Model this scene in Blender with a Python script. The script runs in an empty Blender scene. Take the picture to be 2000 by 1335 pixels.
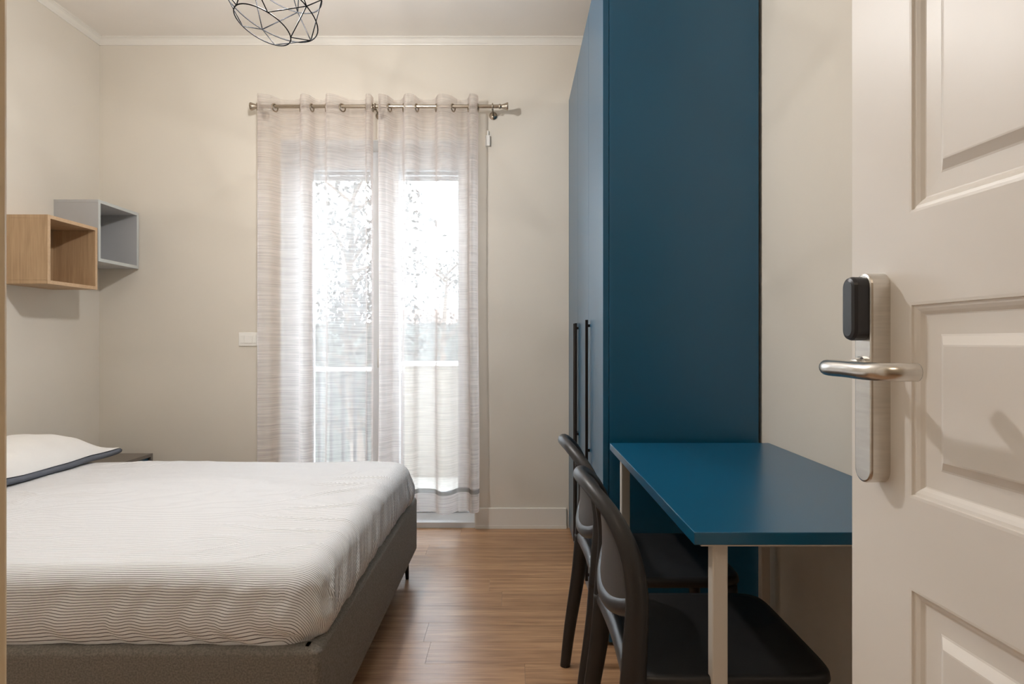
import bpy, bmesh, math, random
from mathutils import Vector, Matrix, noise
random.seed(7)
R = math.radians
PI = math.pi
scene = bpy.context.scene
C = scene.collection

# ------------------------------------------------------------------ camera
CAMZ = 1.11
cam_d = bpy.data.cameras.new('camera')
cam = bpy.data.objects.new('camera', cam_d)
C.objects.link(cam)
cam.location = (0, 0, CAMZ)
cam.rotation_euler = (R(90), 0, 0)
cam_d.sensor_width = 36
cam_d.lens = 1200 / 2000 * 36
cam_d.shift_x = -0.0025
cam_d.clip_start = 0.02
scene.camera = cam

# ------------------------------------------------------------------ sky, exposure
SKY = 10.5
LAMP_W = 190.0
HALL_FILL_W = 6.0
w = bpy.data.worlds.new('overcast_sky')
scene.world = w
w.use_nodes = True
bg = w.node_tree.nodes['Background']
bg.inputs[0].default_value = (0.79, 0.90, 1.0, 1)
bg.inputs[1].default_value = SKY
vs = scene.view_settings
vs.view_transform = 'Standard'
vs.look = 'None'
vs.gamma = 1
vs.use_curve_mapping = False
vs.exposure = 0.35
scene.cycles.transparent_max_bounces = 24
scene.cycles.max_bounces = 10
scene.cycles.diffuse_bounces = 6

# ------------------------------------------------------------------ materials
def srgb(r, g, b):
    f = lambda c: (c / 12.92 if c <= 0.04045 else ((c + 0.055) / 1.055) ** 2.4)
    return (f(r / 255), f(g / 255), f(b / 255), 1)

def mat(name, col, rough=0.6, metal=0.0, spec=0.5, var=0.0, vscale=6.0, bump=0.0, bscale=80.0,
        stretch=(1, 1, 1), detail=4.0, sheen=0.0, col2=None):
    m = bpy.data.materials.new(name)
    m.use_nodes = True
    nt = m.node_tree
    b = nt.nodes['Principled BSDF']
    b.inputs['Base Color'].default_value = col
    b.inputs['Roughness'].default_value = rough
    b.inputs['Metallic'].default_value = metal
    b.inputs['Specular IOR Level'].default_value = spec
    if sheen:
        b.inputs['Sheen Weight'].default_value = sheen
    tc = nt.nodes.new('ShaderNodeTexCoord')
    mp = nt.nodes.new('ShaderNodeMapping')
    mp.inputs['Scale'].default_value = stretch
    nt.links.new(tc.outputs['Object'], mp.inputs['Vector'])
    if var or col2:
        n = nt.nodes.new('ShaderNodeTexNoise')
        n.inputs['Scale'].default_value = vscale
        n.inputs['Detail'].default_value = detail
        nt.links.new(mp.outputs[0], n.inputs['Vector'])
        mx = nt.nodes.new('ShaderNodeMix')
        mx.data_type = 'RGBA'
        if col2 is None:
            c1 = [max(0, c * (1 - var)) for c in col[:3]] + [1]
            c2 = [min(1, c * (1 + var)) for c in col[:3]] + [1]
        else:
            c1, c2 = col, col2
        mx.inputs[6].default_value = c1
        mx.inputs[7].default_value = c2
        rp = nt.nodes.new('ShaderNodeMapRange')
        rp.inputs[1].default_value = 0.3
        rp.inputs[2].default_value = 0.7
        nt.links.new(n.outputs[0], rp.inputs[0])
        nt.links.new(rp.outputs[0], mx.inputs[0])
        nt.links.new(mx.outputs[2], b.inputs['Base Color'])
    if bump:
        n2 = nt.nodes.new('ShaderNodeTexNoise')
        n2.inputs['Scale'].default_value = bscale
        n2.inputs['Detail'].default_value = 3
        nt.links.new(mp.outputs[0], n2.inputs['Vector'])
        bp = nt.nodes.new('ShaderNodeBump')
        bp.inputs['Strength'].default_value = bump
        bp.inputs['Distance'].default_value = 0.004
        nt.links.new(n2.outputs[0], bp.inputs['Height'])
        nt.links.new(bp.outputs[0], b.inputs['Normal'])
    return m

M = {}
M['wall'] = mat('wall_paint_beige', srgb(221, 214, 202), 0.75, spec=0.25, var=0.018, vscale=2.5, bump=0.05, bscale=220)
M['ceil'] = mat('ceiling_paint', srgb(236, 231, 224), 0.8, spec=0.2, var=0.01, bump=0.03, bscale=200)
M['trim'] = mat('trim_white_gloss', srgb(232, 228, 220), 0.35, spec=0.5, var=0.01, vscale=3)
M['jamb'] = mat('jamb_cream', srgb(232, 212, 178), 0.5, var=0.03, vscale=3)
M['door'] = mat('door_satin_cream', srgb(234, 229, 222), 0.38, spec=0.45, var=0.012, vscale=4, bump=0.02, bscale=60)
M['steel'] = mat('brushed_steel', srgb(218, 214, 208), 0.27, metal=1.0, var=0.06, vscale=20, stretch=(1, 1, 14), bump=0.03, bscale=200)
M['reader'] = mat('reader_black_plastic', srgb(36, 38, 44), 0.38, spec=0.55, var=0.08, vscale=10)
M['blue'] = mat('petrol_blue_lacquer', srgb(0, 82, 116), 0.30, spec=0.6, var=0.03, vscale=3, bump=0.012, bscale=300)
_b = M['blue'].node_tree.nodes['Principled BSDF']
_b.inputs['Coat Weight'].default_value = 0.22
_b.inputs['Coat Roughness'].default_value = 0.28
M['blue_in'] = mat('wardrobe_shadow_gap', srgb(10, 30, 42), 0.6, var=0.05)
M['handle'] = mat('handle_dark_bronze', srgb(46, 40, 38), 0.4, metal=0.6, var=0.05)
M['leg_metal'] = mat('powder_coated_beige', srgb(214, 206, 196), 0.45, spec=0.4, var=0.02)
M['chair'] = mat('chair_resin_anthracite', srgb(38, 36, 36), 0.40, spec=0.5, var=0.05, vscale=30, bump=0.06, bscale=420)
M['chair_panel'] = mat('chair_resin_matte', srgb(62, 57, 54), 0.5, spec=0.45, var=0.04, vscale=30, bump=0.08, bscale=420)
M['uphol'] = mat('bed_fabric_taupe', srgb(130, 125, 118), 0.92, spec=0.15, var=0.30, vscale=220, bump=0.5, bscale=420, sheen=0.15)
M['bed_leg'] = mat('bed_leg_metal', srgb(50, 48, 46), 0.4, metal=0.8, var=0.05)
M['pillow_white'] = mat('pillow_cotton_white', srgb(236, 234, 230), 0.9, spec=0.1, var=0.02, vscale=8, bump=0.35, bscale=45)
M['pillow_grey'] = mat('pillow_cotton_slate', srgb(104, 108, 116), 0.9, spec=0.1, var=0.06, vscale=20, bump=0.3, bscale=60)
M['taupe'] = mat('nightstand_taupe', srgb(118, 110, 102), 0.5, var=0.03)
M['shelf_grey'] = mat('shelf_grey_lacquer', srgb(176, 176, 176), 0.45, var=0.02)
M['shelf_grey_edge'] = mat('shelf_grey_edge_band', srgb(196, 200, 198), 0.45, var=0.02)
M['wire'] = mat('lamp_wire_black', srgb(10, 11, 13), 0.6, metal=0.0, spec=0.1, var=0.05)
M['plastic'] = mat('white_plastic', srgb(238, 236, 230), 0.35, var=0.01)
M['upvc'] = mat('window_white_frame', srgb(236, 238, 240), 0.35, var=0.01)
M['reveal'] = mat('reveal_white_paint', srgb(232, 230, 226), 0.7, var=0.015)
M['shutter'] = mat('shutter_slat_grey', srgb(186, 184, 182), 0.5, var=0.03)
M['rod'] = mat('curtain_rod_nickel', srgb(176, 164, 148), 0.26, metal=1.0, var=0.04, vscale=15)
M['balc'] = mat('balcony_tile', srgb(150, 144, 136), 0.7, var=0.06, vscale=5, bump=0.1)
M['parapet'] = mat('parapet_plaster', srgb(128, 120, 110), 0.85, var=0.05, vscale=8, bump=0.2, bscale=60)
M['rail'] = mat('railing_paint', srgb(52, 52, 54), 0.5, var=0.04)
M['bark'] = mat('tree_bark', srgb(92, 80, 70), 0.9, var=0.2, vscale=12, bump=0.5, bscale=30)
M['ground'] = mat('garden_ground', srgb(168, 166, 160), 0.95, var=0.15, vscale=1.5)
M['house'] = mat('house_plaster', srgb(150, 142, 132), 0.9, var=0.06, vscale=2)
M['roof'] = mat('house_roof_tiles', srgb(132, 106, 92), 0.85, var=0.12, vscale=6)
M['hedge'] = mat('hedge_leaf', srgb(66, 68, 62), 0.85, var=0.3, vscale=5, bump=0.8, bscale=12)
M['cord'] = mat('lamp_cord', srgb(40, 40, 42), 0.6, var=0.05)

def wood(name, c1, c2, scale=1.0, rough=0.45, axis='X', rnd=True, bump=0.06, grain=(1.2, 26, 26), spec=0.5, contrast=(0.25, 0.75)):
    m = bpy.data.materials.new(name); m.use_nodes = True
    nt = m.node_tree; b = nt.nodes['Principled BSDF']
    L = nt.links.new
    tc = nt.nodes.new('ShaderNodeTexCoord')
    src = tc.outputs['Object']
    oi = nt.nodes.new('ShaderNodeObjectInfo')
    if rnd:
        ad = nt.nodes.new('ShaderNodeVectorMath'); ad.operation = 'ADD'
        ml = nt.nodes.new('ShaderNodeVectorMath'); ml.operation = 'SCALE'
        cx = nt.nodes.new('ShaderNodeCombineXYZ')
        for i in range(3): L(oi.outputs['Random'], cx.inputs[i])
        L(cx.outputs[0], ml.inputs[0]); ml.inputs['Scale'].default_value = 37.0
        L(src, ad.inputs[0]); L(ml.outputs[0], ad.inputs[1]); src = ad.outputs[0]
    mp = nt.nodes.new('ShaderNodeMapping')
    mp.inputs['Scale'].default_value = {'X': grain, 'Y': (grain[1], grain[0], grain[2]), 'Z': (grain[1], grain[2], grain[0])}[axis]
    L(src, mp.inputs['Vector'])
    n = nt.nodes.new('ShaderNodeTexNoise'); n.inputs['Scale'].default_value = scale; n.inputs['Detail'].default_value = 7
    n.inputs['Roughness'].default_value = 0.62; n.inputs['Distortion'].default_value = 0.9
    L(mp.outputs[0], n.inputs['Vector'])
    n2 = nt.nodes.new('ShaderNodeTexNoise'); n2.inputs['Scale'].default_value = scale * 5.5; n2.inputs['Detail'].default_value = 4
    L(mp.outputs[0], n2.inputs['Vector'])
    mr = nt.nodes.new('ShaderNodeMapRange'); mr.inputs[1].default_value = contrast[0]; mr.inputs[2].default_value = contrast[1]
    mm = nt.nodes.new('ShaderNodeMath'); mm.operation = 'MULTIPLY_ADD'
    L(n2.outputs[0], mm.inputs[0]); mm.inputs[1].default_value = 0.35; 
    ms = nt.nodes.new('ShaderNodeMath'); ms.operation = 'MULTIPLY'; ms.inputs[1].default_value = 0.68
    L(n.outputs[0], ms.inputs[0]); L(ms.outputs[0], mm.inputs[2])
    L(mm.outputs[0], mr.inputs[0])
    mx = nt.nodes.new('ShaderNodeMix'); mx.data_type = 'RGBA'
    mx.inputs[6].default_value = c1; mx.inputs[7].default_value = c2
    L(mr.outputs[0], mx.inputs[0])
    hs = nt.nodes.new('ShaderNodeHueSaturation')
    L(mx.outputs[2], hs.inputs['Color'])
    if rnd:
        v = nt.nodes.new('ShaderNodeMapRange'); v.inputs[3].default_value = 0.93; v.inputs[4].default_value = 1.07
        L(oi.outputs['Random'], v.inputs[0]); L(v.outputs[0], hs.inputs['Value'])
    L(hs.outputs[0], b.inputs['Base Color'])
    b.inputs['Roughness'].default_value = rough
    b.inputs['Specular IOR Level'].default_value = spec
    bp = nt.nodes.new('ShaderNodeBump'); bp.inputs['Strength'].default_value = bump; bp.inputs['Distance'].default_value = 0.003
    L(mm.outputs[0], bp.inputs['Height']); L(bp.outputs[0], b.inputs['Normal'])
    return m
M['floor'] = wood('floor_oak_laminate', srgb(128, 88, 58), srgb(200, 158, 118), 1.1, 0.31, 'X', bump=0.18, grain=(1.4, 30, 30), contrast=(0.33, 0.68))
M['oak'] = wood('shelf_oak_veneer', srgb(150, 120, 88), srgb(198, 168, 132), 1.0, 0.5, 'Z', rnd=False, grain=(1.5, 28, 28))
M['oak_edge'] = wood('shelf_oak_edge', srgb(186, 154, 120), srgb(212, 182, 148), 1.0, 0.5, 'X', rnd=False)

def sheet_mat():
    m = bpy.data.materials.new('sheet_striped_cotton'); m.use_nodes = True
    nt = m.node_tree; b = nt.nodes['Principled BSDF']; L = nt.links.new
    at = nt.nodes.new('ShaderNodeAttribute'); at.attribute_name = 'stripe'
    mu = nt.nodes.new('ShaderNodeMath'); mu.operation = 'MULTIPLY'; mu.inputs[1].default_value = 1 / 0.0072
    fr = nt.nodes.new('ShaderNodeMath'); fr.operation = 'FRACT'
    L(at.outputs['Fac'], mu.inputs[0]); L(mu.outputs[0], fr.inputs[0])
    pp = nt.nodes.new('ShaderNodeMath'); pp.operation = 'PINGPONG'; pp.inputs[1].default_value = 0.5
    L(fr.outputs[0], pp.inputs[0])
    mr = nt.nodes.new('ShaderNodeMapRange'); mr.interpolation_type = 'SMOOTHSTEP'
    mr.inputs[1].default_value = 0.07; mr.inputs[2].default_value = 0.15
    L(pp.outputs[0], mr.inputs[0])
    mx = nt.nodes.new('ShaderNodeMix'); mx.data_type = 'RGBA'
    mx.inputs[6].default_value = srgb(92, 88, 88); mx.inputs[7].default_value = srgb(240, 240, 241)
    L(mr.outputs[0], mx.inputs[0]); L(mx.outputs[2], b.inputs['Base Color'])
    b.inputs['Roughness'].default_value = 0.85; b.inputs['Specular IOR Level'].default_value = 0.2
    b.inputs['Sheen Weight'].default_value = 0.1
    tc = nt.nodes.new('ShaderNodeTexCoord')
    n2 = nt.nodes.new('ShaderNodeTexNoise'); n2.inputs['Scale'].default_value = 14; n2.inputs['Detail'].default_value = 5; n2.inputs['Distortion'].default_value = 1.2
    L(tc.outputs['Object'], n2.inputs['Vector'])
    bp = nt.nodes.new('ShaderNodeBump'); bp.inputs['Strength'].default_value = 0.18; bp.inputs['Distance'].default_value = 0.01
    L(n2.outputs[0], bp.inputs['Height']); L(bp.outputs[0], b.inputs['Normal'])
    return m
M['sheet'] = sheet_mat()

def sheer_mat(name, alpha_lo, alpha_hi, col):
    m = bpy.data.materials.new(name); m.use_nodes = True
    nt = m.node_tree; L = nt.links.new
    for n in list(nt.nodes): nt.nodes.remove(n)
    out = nt.nodes.new('ShaderNodeOutputMaterial')
    tc = nt.nodes.new('ShaderNodeTexCoord')
    at = nt.nodes.new('ShaderNodeAttribute'); at.attribute_name = 'cloth'
    mp = nt.nodes.new('ShaderNodeMapping'); mp.inputs['Scale'].default_value = (4, 330, 1)
    L(at.outputs['Vector'], mp.inputs['Vector'])
    n = nt.nodes.new('ShaderNodeTexNoise'); n.inputs['Scale'].default_value = 1.0; n.inputs['Detail'].default_value = 3; n.inputs['Distortion'].default_value = 0.0
    L(mp.outputs[0], n.inputs['Vector'])
    mr = nt.nodes.new('ShaderNodeMapRange'); mr.inputs[1].default_value = 0.35; mr.inputs[2].default_value = 0.68
    mr.inputs[3].default_value = alpha_lo; mr.inputs[4].default_value = alpha_hi
    L(n.outputs[0], mr.inputs[0])
    tr = nt.nodes.new('ShaderNodeBsdfTransparent')
    df = nt.nodes.new('ShaderNodeBsdfDiffuse'); df.inputs[0].default_value = col
    tl = nt.nodes.new('ShaderNodeBsdfTranslucent'); tl.inputs[0].default_value = col
    a = nt.nodes.new('ShaderNodeMixShader'); a.inputs[0].default_value = 0.70
    L(df.outputs[0], a.inputs[1]); L(tl.outputs[0], a.inputs[2])
    f = nt.nodes.new('ShaderNodeMixShader')
    # a weave seen at a slant closes up: cover = 1 - (1 - a) ** (1 / cos)
    ge = nt.nodes.new('ShaderNodeNewGeometry')
    dt = nt.nodes.new('ShaderNodeVectorMath'); dt.operation = 'DOT_PRODUCT'
    L(ge.outputs['Normal'], dt.inputs[0]); L(ge.outputs['Incoming'], dt.inputs[1])
    ab = nt.nodes.new('ShaderNodeMath'); ab.operation = 'ABSOLUTE'; L(dt.outputs['Value'], ab.inputs[0])
    mxm = nt.nodes.new('ShaderNodeMath'); mxm.operation = 'MAXIMUM'; L(ab.outputs[0], mxm.inputs[0]); mxm.inputs[1].default_value = 0.12
    iv = nt.nodes.new('ShaderNodeMath'); iv.operation = 'DIVIDE'; iv.inputs[0].default_value = 1.0; L(mxm.outputs[0], iv.inputs[1])
    om = nt.nodes.new('ShaderNodeMath'); om.operation = 'SUBTRACT'; om.inputs[0].default_value = 1.0; L(mr.outputs[0], om.inputs[1])
    pw_ = nt.nodes.new('ShaderNodeMath'); pw_.operation = 'POWER'; L(om.outputs[0], pw_.inputs[0]); L(iv.outputs[0], pw_.inputs[1])
    cv = nt.nodes.new('ShaderNodeMath'); cv.operation = 'SUBTRACT'; cv.inputs[0].default_value = 1.0; L(pw_.outputs[0], cv.inputs[1])
    L(cv.outputs[0], f.inputs[0]); L(tr.outputs[0], f.inputs[1]); L(a.outputs[0], f.inputs[2])
    L(f.outputs[0], out.inputs[0])
    return m
M['sheer'] = sheer_mat('sheer_slub_voile', 0.33, 0.62, srgb(236, 228, 224))
M['hem'] = sheer_mat('sheer_hem_band', 0.85, 0.98, srgb(150, 146, 142))

def glass_mat():
    m = bpy.data.materials.new('window_clear_glass'); m.use_nodes = True
    nt = m.node_tree; L = nt.links.new
    for n in list(nt.nodes): nt.nodes.remove(n)
    out = nt.nodes.new('ShaderNodeOutputMaterial')
    tr = nt.nodes.new('ShaderNodeBsdfTransparent'); tr.inputs[0].default_value = (0.955, 0.965, 0.97, 1)
    gl = nt.nodes.new('ShaderNodeBsdfGlossy'); gl.inputs['Roughness'].default_value = 0.02
    fr = nt.nodes.new('ShaderNodeFresnel'); fr.inputs[0].default_value = 1.45
    mx = nt.nodes.new('ShaderNodeMixShader')
    L(fr.outputs[0], mx.inputs[0]); L(tr.outputs[0], mx.inputs[1]); L(gl.outputs[0], mx.inputs[2]); L(mx.outputs[0], out.inputs[0])
    return m
M['glass'] = glass_mat()

def leaf_mat():
    m = bpy.data.materials.new('tree_leaf'); m.use_nodes = True
    nt = m.node_tree; L = nt.links.new
    b = nt.nodes['Principled BSDF']; out = nt.nodes['Material Output']
    n = nt.nodes.new('ShaderNodeTexNoise'); n.inputs['Scale'].default_value = 2
    mx = nt.nodes.new('ShaderNodeMix'); mx.data_type = 'RGBA'
    mx.inputs[6].default_value = srgb(34, 36, 32); mx.inputs[7].default_value = srgb(56, 58, 52)
    L(n.outputs[0], mx.inputs[0]); L(mx.outputs[2], b.inputs['Base Color'])
    b.inputs['Roughness'].default_value = 0.6
    return m
M['leaf'] = leaf_mat()

def emis(name, col, s):
    m = bpy.data.materials.new(name); m.use_nodes = True
    b = m.node_tree.nodes['Principled BSDF']
    b.inputs['Base Color'].default_value = col
    b.inputs['Emission Color'].default_value = col
    b.inputs['Emission Strength'].default_value = s
    return m
M['bulb'] = emis('bulb_warm_glass', (1.0, 0.985, 0.975, 1), 12.0)
M['fill_diffuser'] = emis('hall_fill_diffuser', (1.0, 0.84, 0.64, 1), 2.0)  # glow of the unseen lamp added in the hall

# ------------------------------------------------------------------ mesh helpers
def bx(bm, x0, x1, y0, y1, z0, z1):
    vs_ = [bm.verts.new(p) for p in ((x0, y0, z0), (x1, y0, z0), (x1, y1, z0), (x0, y1, z0), (x0, y0, z1), (x1, y0, z1), (x1, y1, z1), (x0, y1, z1))]
    for f in ((3, 2, 1, 0), (4, 5, 6, 7), (0, 1, 5, 4), (1, 2, 6, 5), (2, 3, 7, 6), (3, 0, 4, 7)):
        bm.faces.new([vs_[i] for i in f])
    return vs_

def link(name, me, m, parent=None):
    o = bpy.data.objects.new(name, me)
    C.objects.link(o)
    if m is not None and not me.materials:
        me.materials.append(m)
    if parent:
        o.parent = parent
    return o

def obj(name, bm, m, parent=None, smooth=False, bevel=0.0, seg=2):
    bmesh.ops.recalc_face_normals(bm, faces=bm.faces)
    me = bpy.data.meshes.new(name)
    if bevel:
        es = [e for e in bm.edges if len(e.link_faces) == 2 and e.calc_face_angle(0) > R(40)]
        bmesh.ops.bevel(bm, geom=es, offset=bevel, segments=seg, profile=0.5, affect='EDGES', clamp_overlap=True)
    bm.to_mesh(me); bm.free()
    if smooth:
        for p in me.polygons: p.use_smooth = True
    return link(name, me, m, parent)

def box(name, dims, m, parent=None, bevel=0.0, seg=2):
    bm = bmesh.new(); bx(bm, *dims)
    return obj(name, bm, m, parent, bevel=bevel, seg=seg)

def tube(bm, pts, r, seg=10, closed=False, cap=True):
    """sweep; r is a float, a list, or a list of (ra, rb) with ra along the 'side' direction"""
    pts = [Vector(p) for p in pts]
    n = len(pts)
    rs = r if isinstance(r, (list, tuple)) else [r] * n
    rings = []
    prev = None
    for i, p in enumerate(pts):
        if closed:
            t = (pts[(i + 1) % n] - pts[i - 1])
        else:
            t = pts[min(i + 1, n - 1)] - pts[max(i - 1, 0)]
        t.normalize()
        if prev is None:
            up = Vector((1, 0, 0)) if abs(t.x) < 0.9 else Vector((0, 0, 1))
            a = (up - t * up.dot(t)).normalized()
        else:
            a = (prev - t * prev.dot(t)).normalized()
        prev = a
        b = t.cross(a)
        rr = rs[i]
        ra, rb = rr if isinstance(rr, (list, tuple)) else (rr, rr)
        rings.append([bm.verts.new(p + a * (ra * math.cos(2 * PI * k / seg)) + b * (rb * math.sin(2 * PI * k / seg))) for k in range(seg)])
    m_ = n if closed else n - 1
    for i in range(m_):
        A = rings[i]; B = rings[(i + 1) % n]
        for k in range(seg):
            bm.faces.new((A[k], A[(k + 1) % seg], B[(k + 1) % seg], B[k]))
    if cap and not closed:
        bm.faces.new(rings[0][::-1]); bm.faces.new(rings[-1])

def smooth_pts(ctrl, sub=8):
    """Catmull-Rom through control tuples of any length"""
    out = []
    n = len(ctrl)
    for i in range(n - 1):
        p0 = ctrl[max(i - 1, 0)]; p1 = ctrl[i]; p2 = ctrl[i + 1]; p3 = ctrl[min(i + 2, n - 1)]
        for k in range(sub):
            t = k / sub
            out.append(tuple(0.5 * ((2 * b) + (-a + c) * t + (2 * a - 5 * b + 4 * c - d) * t * t + (-a + 3 * b - 3 * c + d) * t ** 3) for a, b, c, d in zip(p0, p1, p2, p3)))
    out.append(tuple(ctrl[-1]))
    return out

def lathe(bm, prof, center, axis='Z', seg=20):
    rings = []
    for (r, h) in prof:
        ring = []
        for k in range(seg):
            a = 2 * PI * k / seg
            if axis == 'Z': p = (r * math.cos(a), r * math.sin(a), h)
            elif axis == 'X': p = (h, r * math.cos(a), r * math.sin(a))
            else: p = (r * math.cos(a), h, r * math.sin(a))
            ring.append(bm.verts.new(Vector(center) + Vector(p)))
        rings.append(ring)
    for A, B in zip(rings, rings[1:]):
        for k in range(seg):
            bm.faces.new((A[k], A[(k + 1) % seg], B[(k + 1) % seg], B[k]))
    bm.faces.new(rings[0][::-1]); bm.faces.new(rings[-1])

def empty(name, loc=(0, 0, 0), rz=0.0, parent=None):
    o = bpy.data.objects.new(name, None)
    o.empty_display_size = 0.1
    C.objects.link(o); o.location = loc; o.rotation_euler = (0, 0, rz)
    if parent: o.parent = parent
    return o

def tag(o, label, cat, group=None, kind=None):
    o['label'] = label; o['category'] = cat
    if group: o['group'] = group
    if kind: o['kind'] = kind
    return o

def struct(o, label=None, cat=None):
    o['kind'] = 'structure'
    if label: o['label'] = label
    if cat: o['category'] = cat
    return o

# ------------------------------------------------------------------ room
XL, XR = -2.48, 0.905
YB, YF = 3.67, 0.20
YH = -1.7
H = 2.92
OX0, OX1, OZ = -1.40, -0.235, 2.318       # french window opening
WT = 0.32

fl = struct(box('floor', (XL, XR, YH, YB, -0.12, -0.012), M['blue_in']), 'oak plank floor of the bedroom', 'floor')
pw = 0.155
row = 0
y = YB
full = None
prnd = random.Random(3)
while y > YF - 0.001 - pw:
    y0 = max(y - pw, YF)
    x = XL - prnd.uniform(0.0, 1.15)
    while x < XR:
        x0 = max(x, XL); x1 = min(x + 1.22, XR)
        if x1 - x0 > 0.02 and y - y0 > 0.02:
            bm = bmesh.new()
            lx = (x1 - x0) / 2 - 0.0004; ly = (y - y0) / 2 - 0.0004
            bx(bm, -lx, lx, -ly, ly, -0.006, 0.006)
            o = obj('plank', bm, M['floor'], fl)
            o.location = ((x0 + x1) / 2, (y + y0) / 2, -0.006)
        x += 1.22
    y -= pw
    if y <= YF + 0.001: break
struct(box('floor_hall', (XL, XR, YH, YF, -0.012, 0.0), M['floor']), 'oak floor of the hall behind the doorway', 'floor')
struct(box('ceiling', (XL, XR, YH, YB, H, H + 0.12), M['ceil']), 'off white painted ceiling', 'ceiling')
struct(box('wall_left', (XL - 0.15, XL, YH, YB + WT, -0.12, H + 0.12), M['wall']), 'beige painted wall beside the bed head', 'wall')
struct(box('wall_right', (XR, XR + 0.15, YH, YB + WT, -0.12, H + 0.12), M['wall']), 'beige painted wall behind the desk', 'wall')
bm = bmesh.new()
bx(bm, XL, OX0, YB, YB + WT, -0.12, H + 0.12)
bx(bm, OX1, XR, YB, YB + WT, -0.12, H + 0.12)
bx(bm, OX0, OX1, YB, YB + WT, OZ, H + 0.12)
bx(bm, OX0, OX1, YB, YB + WT, -0.12, -0.001)
struct(obj('wall_back', bm, M['wall']), 'beige painted wall around the curtained window', 'wall')
DX0, DX1, DZ = -0.1676, 0.556, 2.12        # doorway the camera stands in
bm = bmesh.new()
bx(bm, XL, DX0 - 0.03, 0.05, YF, -0.012, H)
bx(bm, DX1 + 0.03, XR, 0.05, YF, -0.012, H)
bx(bm, DX0 - 0.03, DX1 + 0.03, 0.05, YF, DZ + 0.03, H)
struct(obj('wall_front', bm, M['wall']), 'beige wall holding the doorway', 'wall')
struct(box('wall_hall', (XL, XR, YH - 0.15, YH, -0.12, H + 0.12), M['wall']), 'beige wall of the hall', 'wall')
bm = bmesh.new()
bx(bm, DX0 - 0.03, DX0, 0.04, YF + 0.004, 0, DZ + 0.03)
bx(bm, DX1, DX1 + 0.03, 0.04, YF + 0.004, 0, DZ + 0.03)
bx(bm, DX0, DX1, 0.04, YF + 0.004, DZ, DZ + 0.03)
struct(obj('trim_1', bm, M['jamb'], bevel=0.002), 'tan door jamb at the left picture edge', 'door jamb')

def cornice(name, a, b, inward):
    """small cove moulding from a to b along the ceiling; inward = unit vector into the room"""
    prof = [(0.0, H - 0.040), (0.006, H - 0.040), (0.008, H - 0.034), (0.013, H - 0.028), (0.022, H - 0.014), (0.030, H - 0.008), (0.036, H - 0.006), (0.036, H), (0.0, H)]
    bm = bmesh.new(); rows = []
    for P in (a, b):
        rows.append([bm.verts.new((P[0] + inward[0] * u, P[1] + inward[1] * u, z)) for u, z in prof])
    n = len(prof)
    for i in range(n):
        bm.faces.new((rows[0][i], rows[0][(i + 1) % n], rows[1][(i + 1) % n], rows[1][i]))
    bm.faces.new(rows[0]); bm.faces.new(rows[1][::-1])
    return struct(obj(name, bm, M['trim']))
cornice('trim_2', (XL, YF, 0), (XL, YB, 0), (1, 0))['label'] = 'white cornice along the top of the bed wall'
cornice('trim_3', (XL, YB, 0), (XR, YB, 0), (0, -1))['label'] = 'white cornice above the curtained window'
cornice('trim_4', (XR, YF, 0), (XR, YB, 0), (-1, 0))['label'] = 'white cornice above the wardrobe'

def baseboard(name, x0, x1, y0, y1, label):
    bm = bmesh.new()
    bx(bm, x0, x1, y0, y1, 0, 0.122)
    o = obj(name, bm, M['trim'], bevel=0.004)
    o['label'] = label
    return struct(o)
b1 = baseboard('baseboard_back', OX1, 0.31, YB - 0.014, YB, 'white baseboard between the curtain and the wardrobe')
bm = bmesh.new(); bx(bm, OX1 + 0.001, 0.309, YB - 0.017, YB - 0.013, 0.0, 0.018); obj('shoe_moulding', bm, M['trim'], b1)
b2 = baseboard('baseboard_left', XL, XL + 0.014, YF, YB - 0.016, 'white baseboard along the bed wall')
b3 = baseboard('baseboard_window', XL + 0.016, OX0, YB - 0.014, YB, 'white baseboard behind the bed')

# ------------------------------------------------------------------ french window
win = struct(empty('window_1', ((OX0 + OX1) / 2, YB + 0.25, 0)), 'white two-leaf french window behind the sheer curtain', 'window')
def wpart(name, dims, m, parent=win, bevel=0.003):
    x0, x1, y0, y1, z0, z1 = dims
    cx, cy = (OX0 + OX1) / 2, YB + 0.25
    par = parent
    o = box(name, (x0 - cx, x1 - cx, y0 - cy, y1 - cy, z0, z1), m, par, bevel=bevel)
    return o
FY0, FY1 = YB + 0.23, YB + 0.30
bm = bmesh.new()
cx, cy = (OX0 + OX1) / 2, YB + 0.25
def fb(x0, x1, y0, y1, z0, z1): bx(bm, x0 - cx, x1 - cx, y0 - cy, y1 - cy, z0, z1)
fb(OX0, OX0 + 0.042, FY0, FY1, 0.03, OZ); fb(OX1 - 0.042, OX1, FY0, FY1, 0.03, OZ); fb(OX0 + 0.042, OX1 - 0.042, FY0, FY1, OZ - 0.045, OZ)
obj('window_frame', bm, M['upvc'], win, bevel=0.003)
wpart('threshold', (OX0, OX1, YB + 0.005, FY1 + 0.02, -0.001, 0.032), M['upvc'])
xm = (OX0 + OX1) / 2
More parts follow.
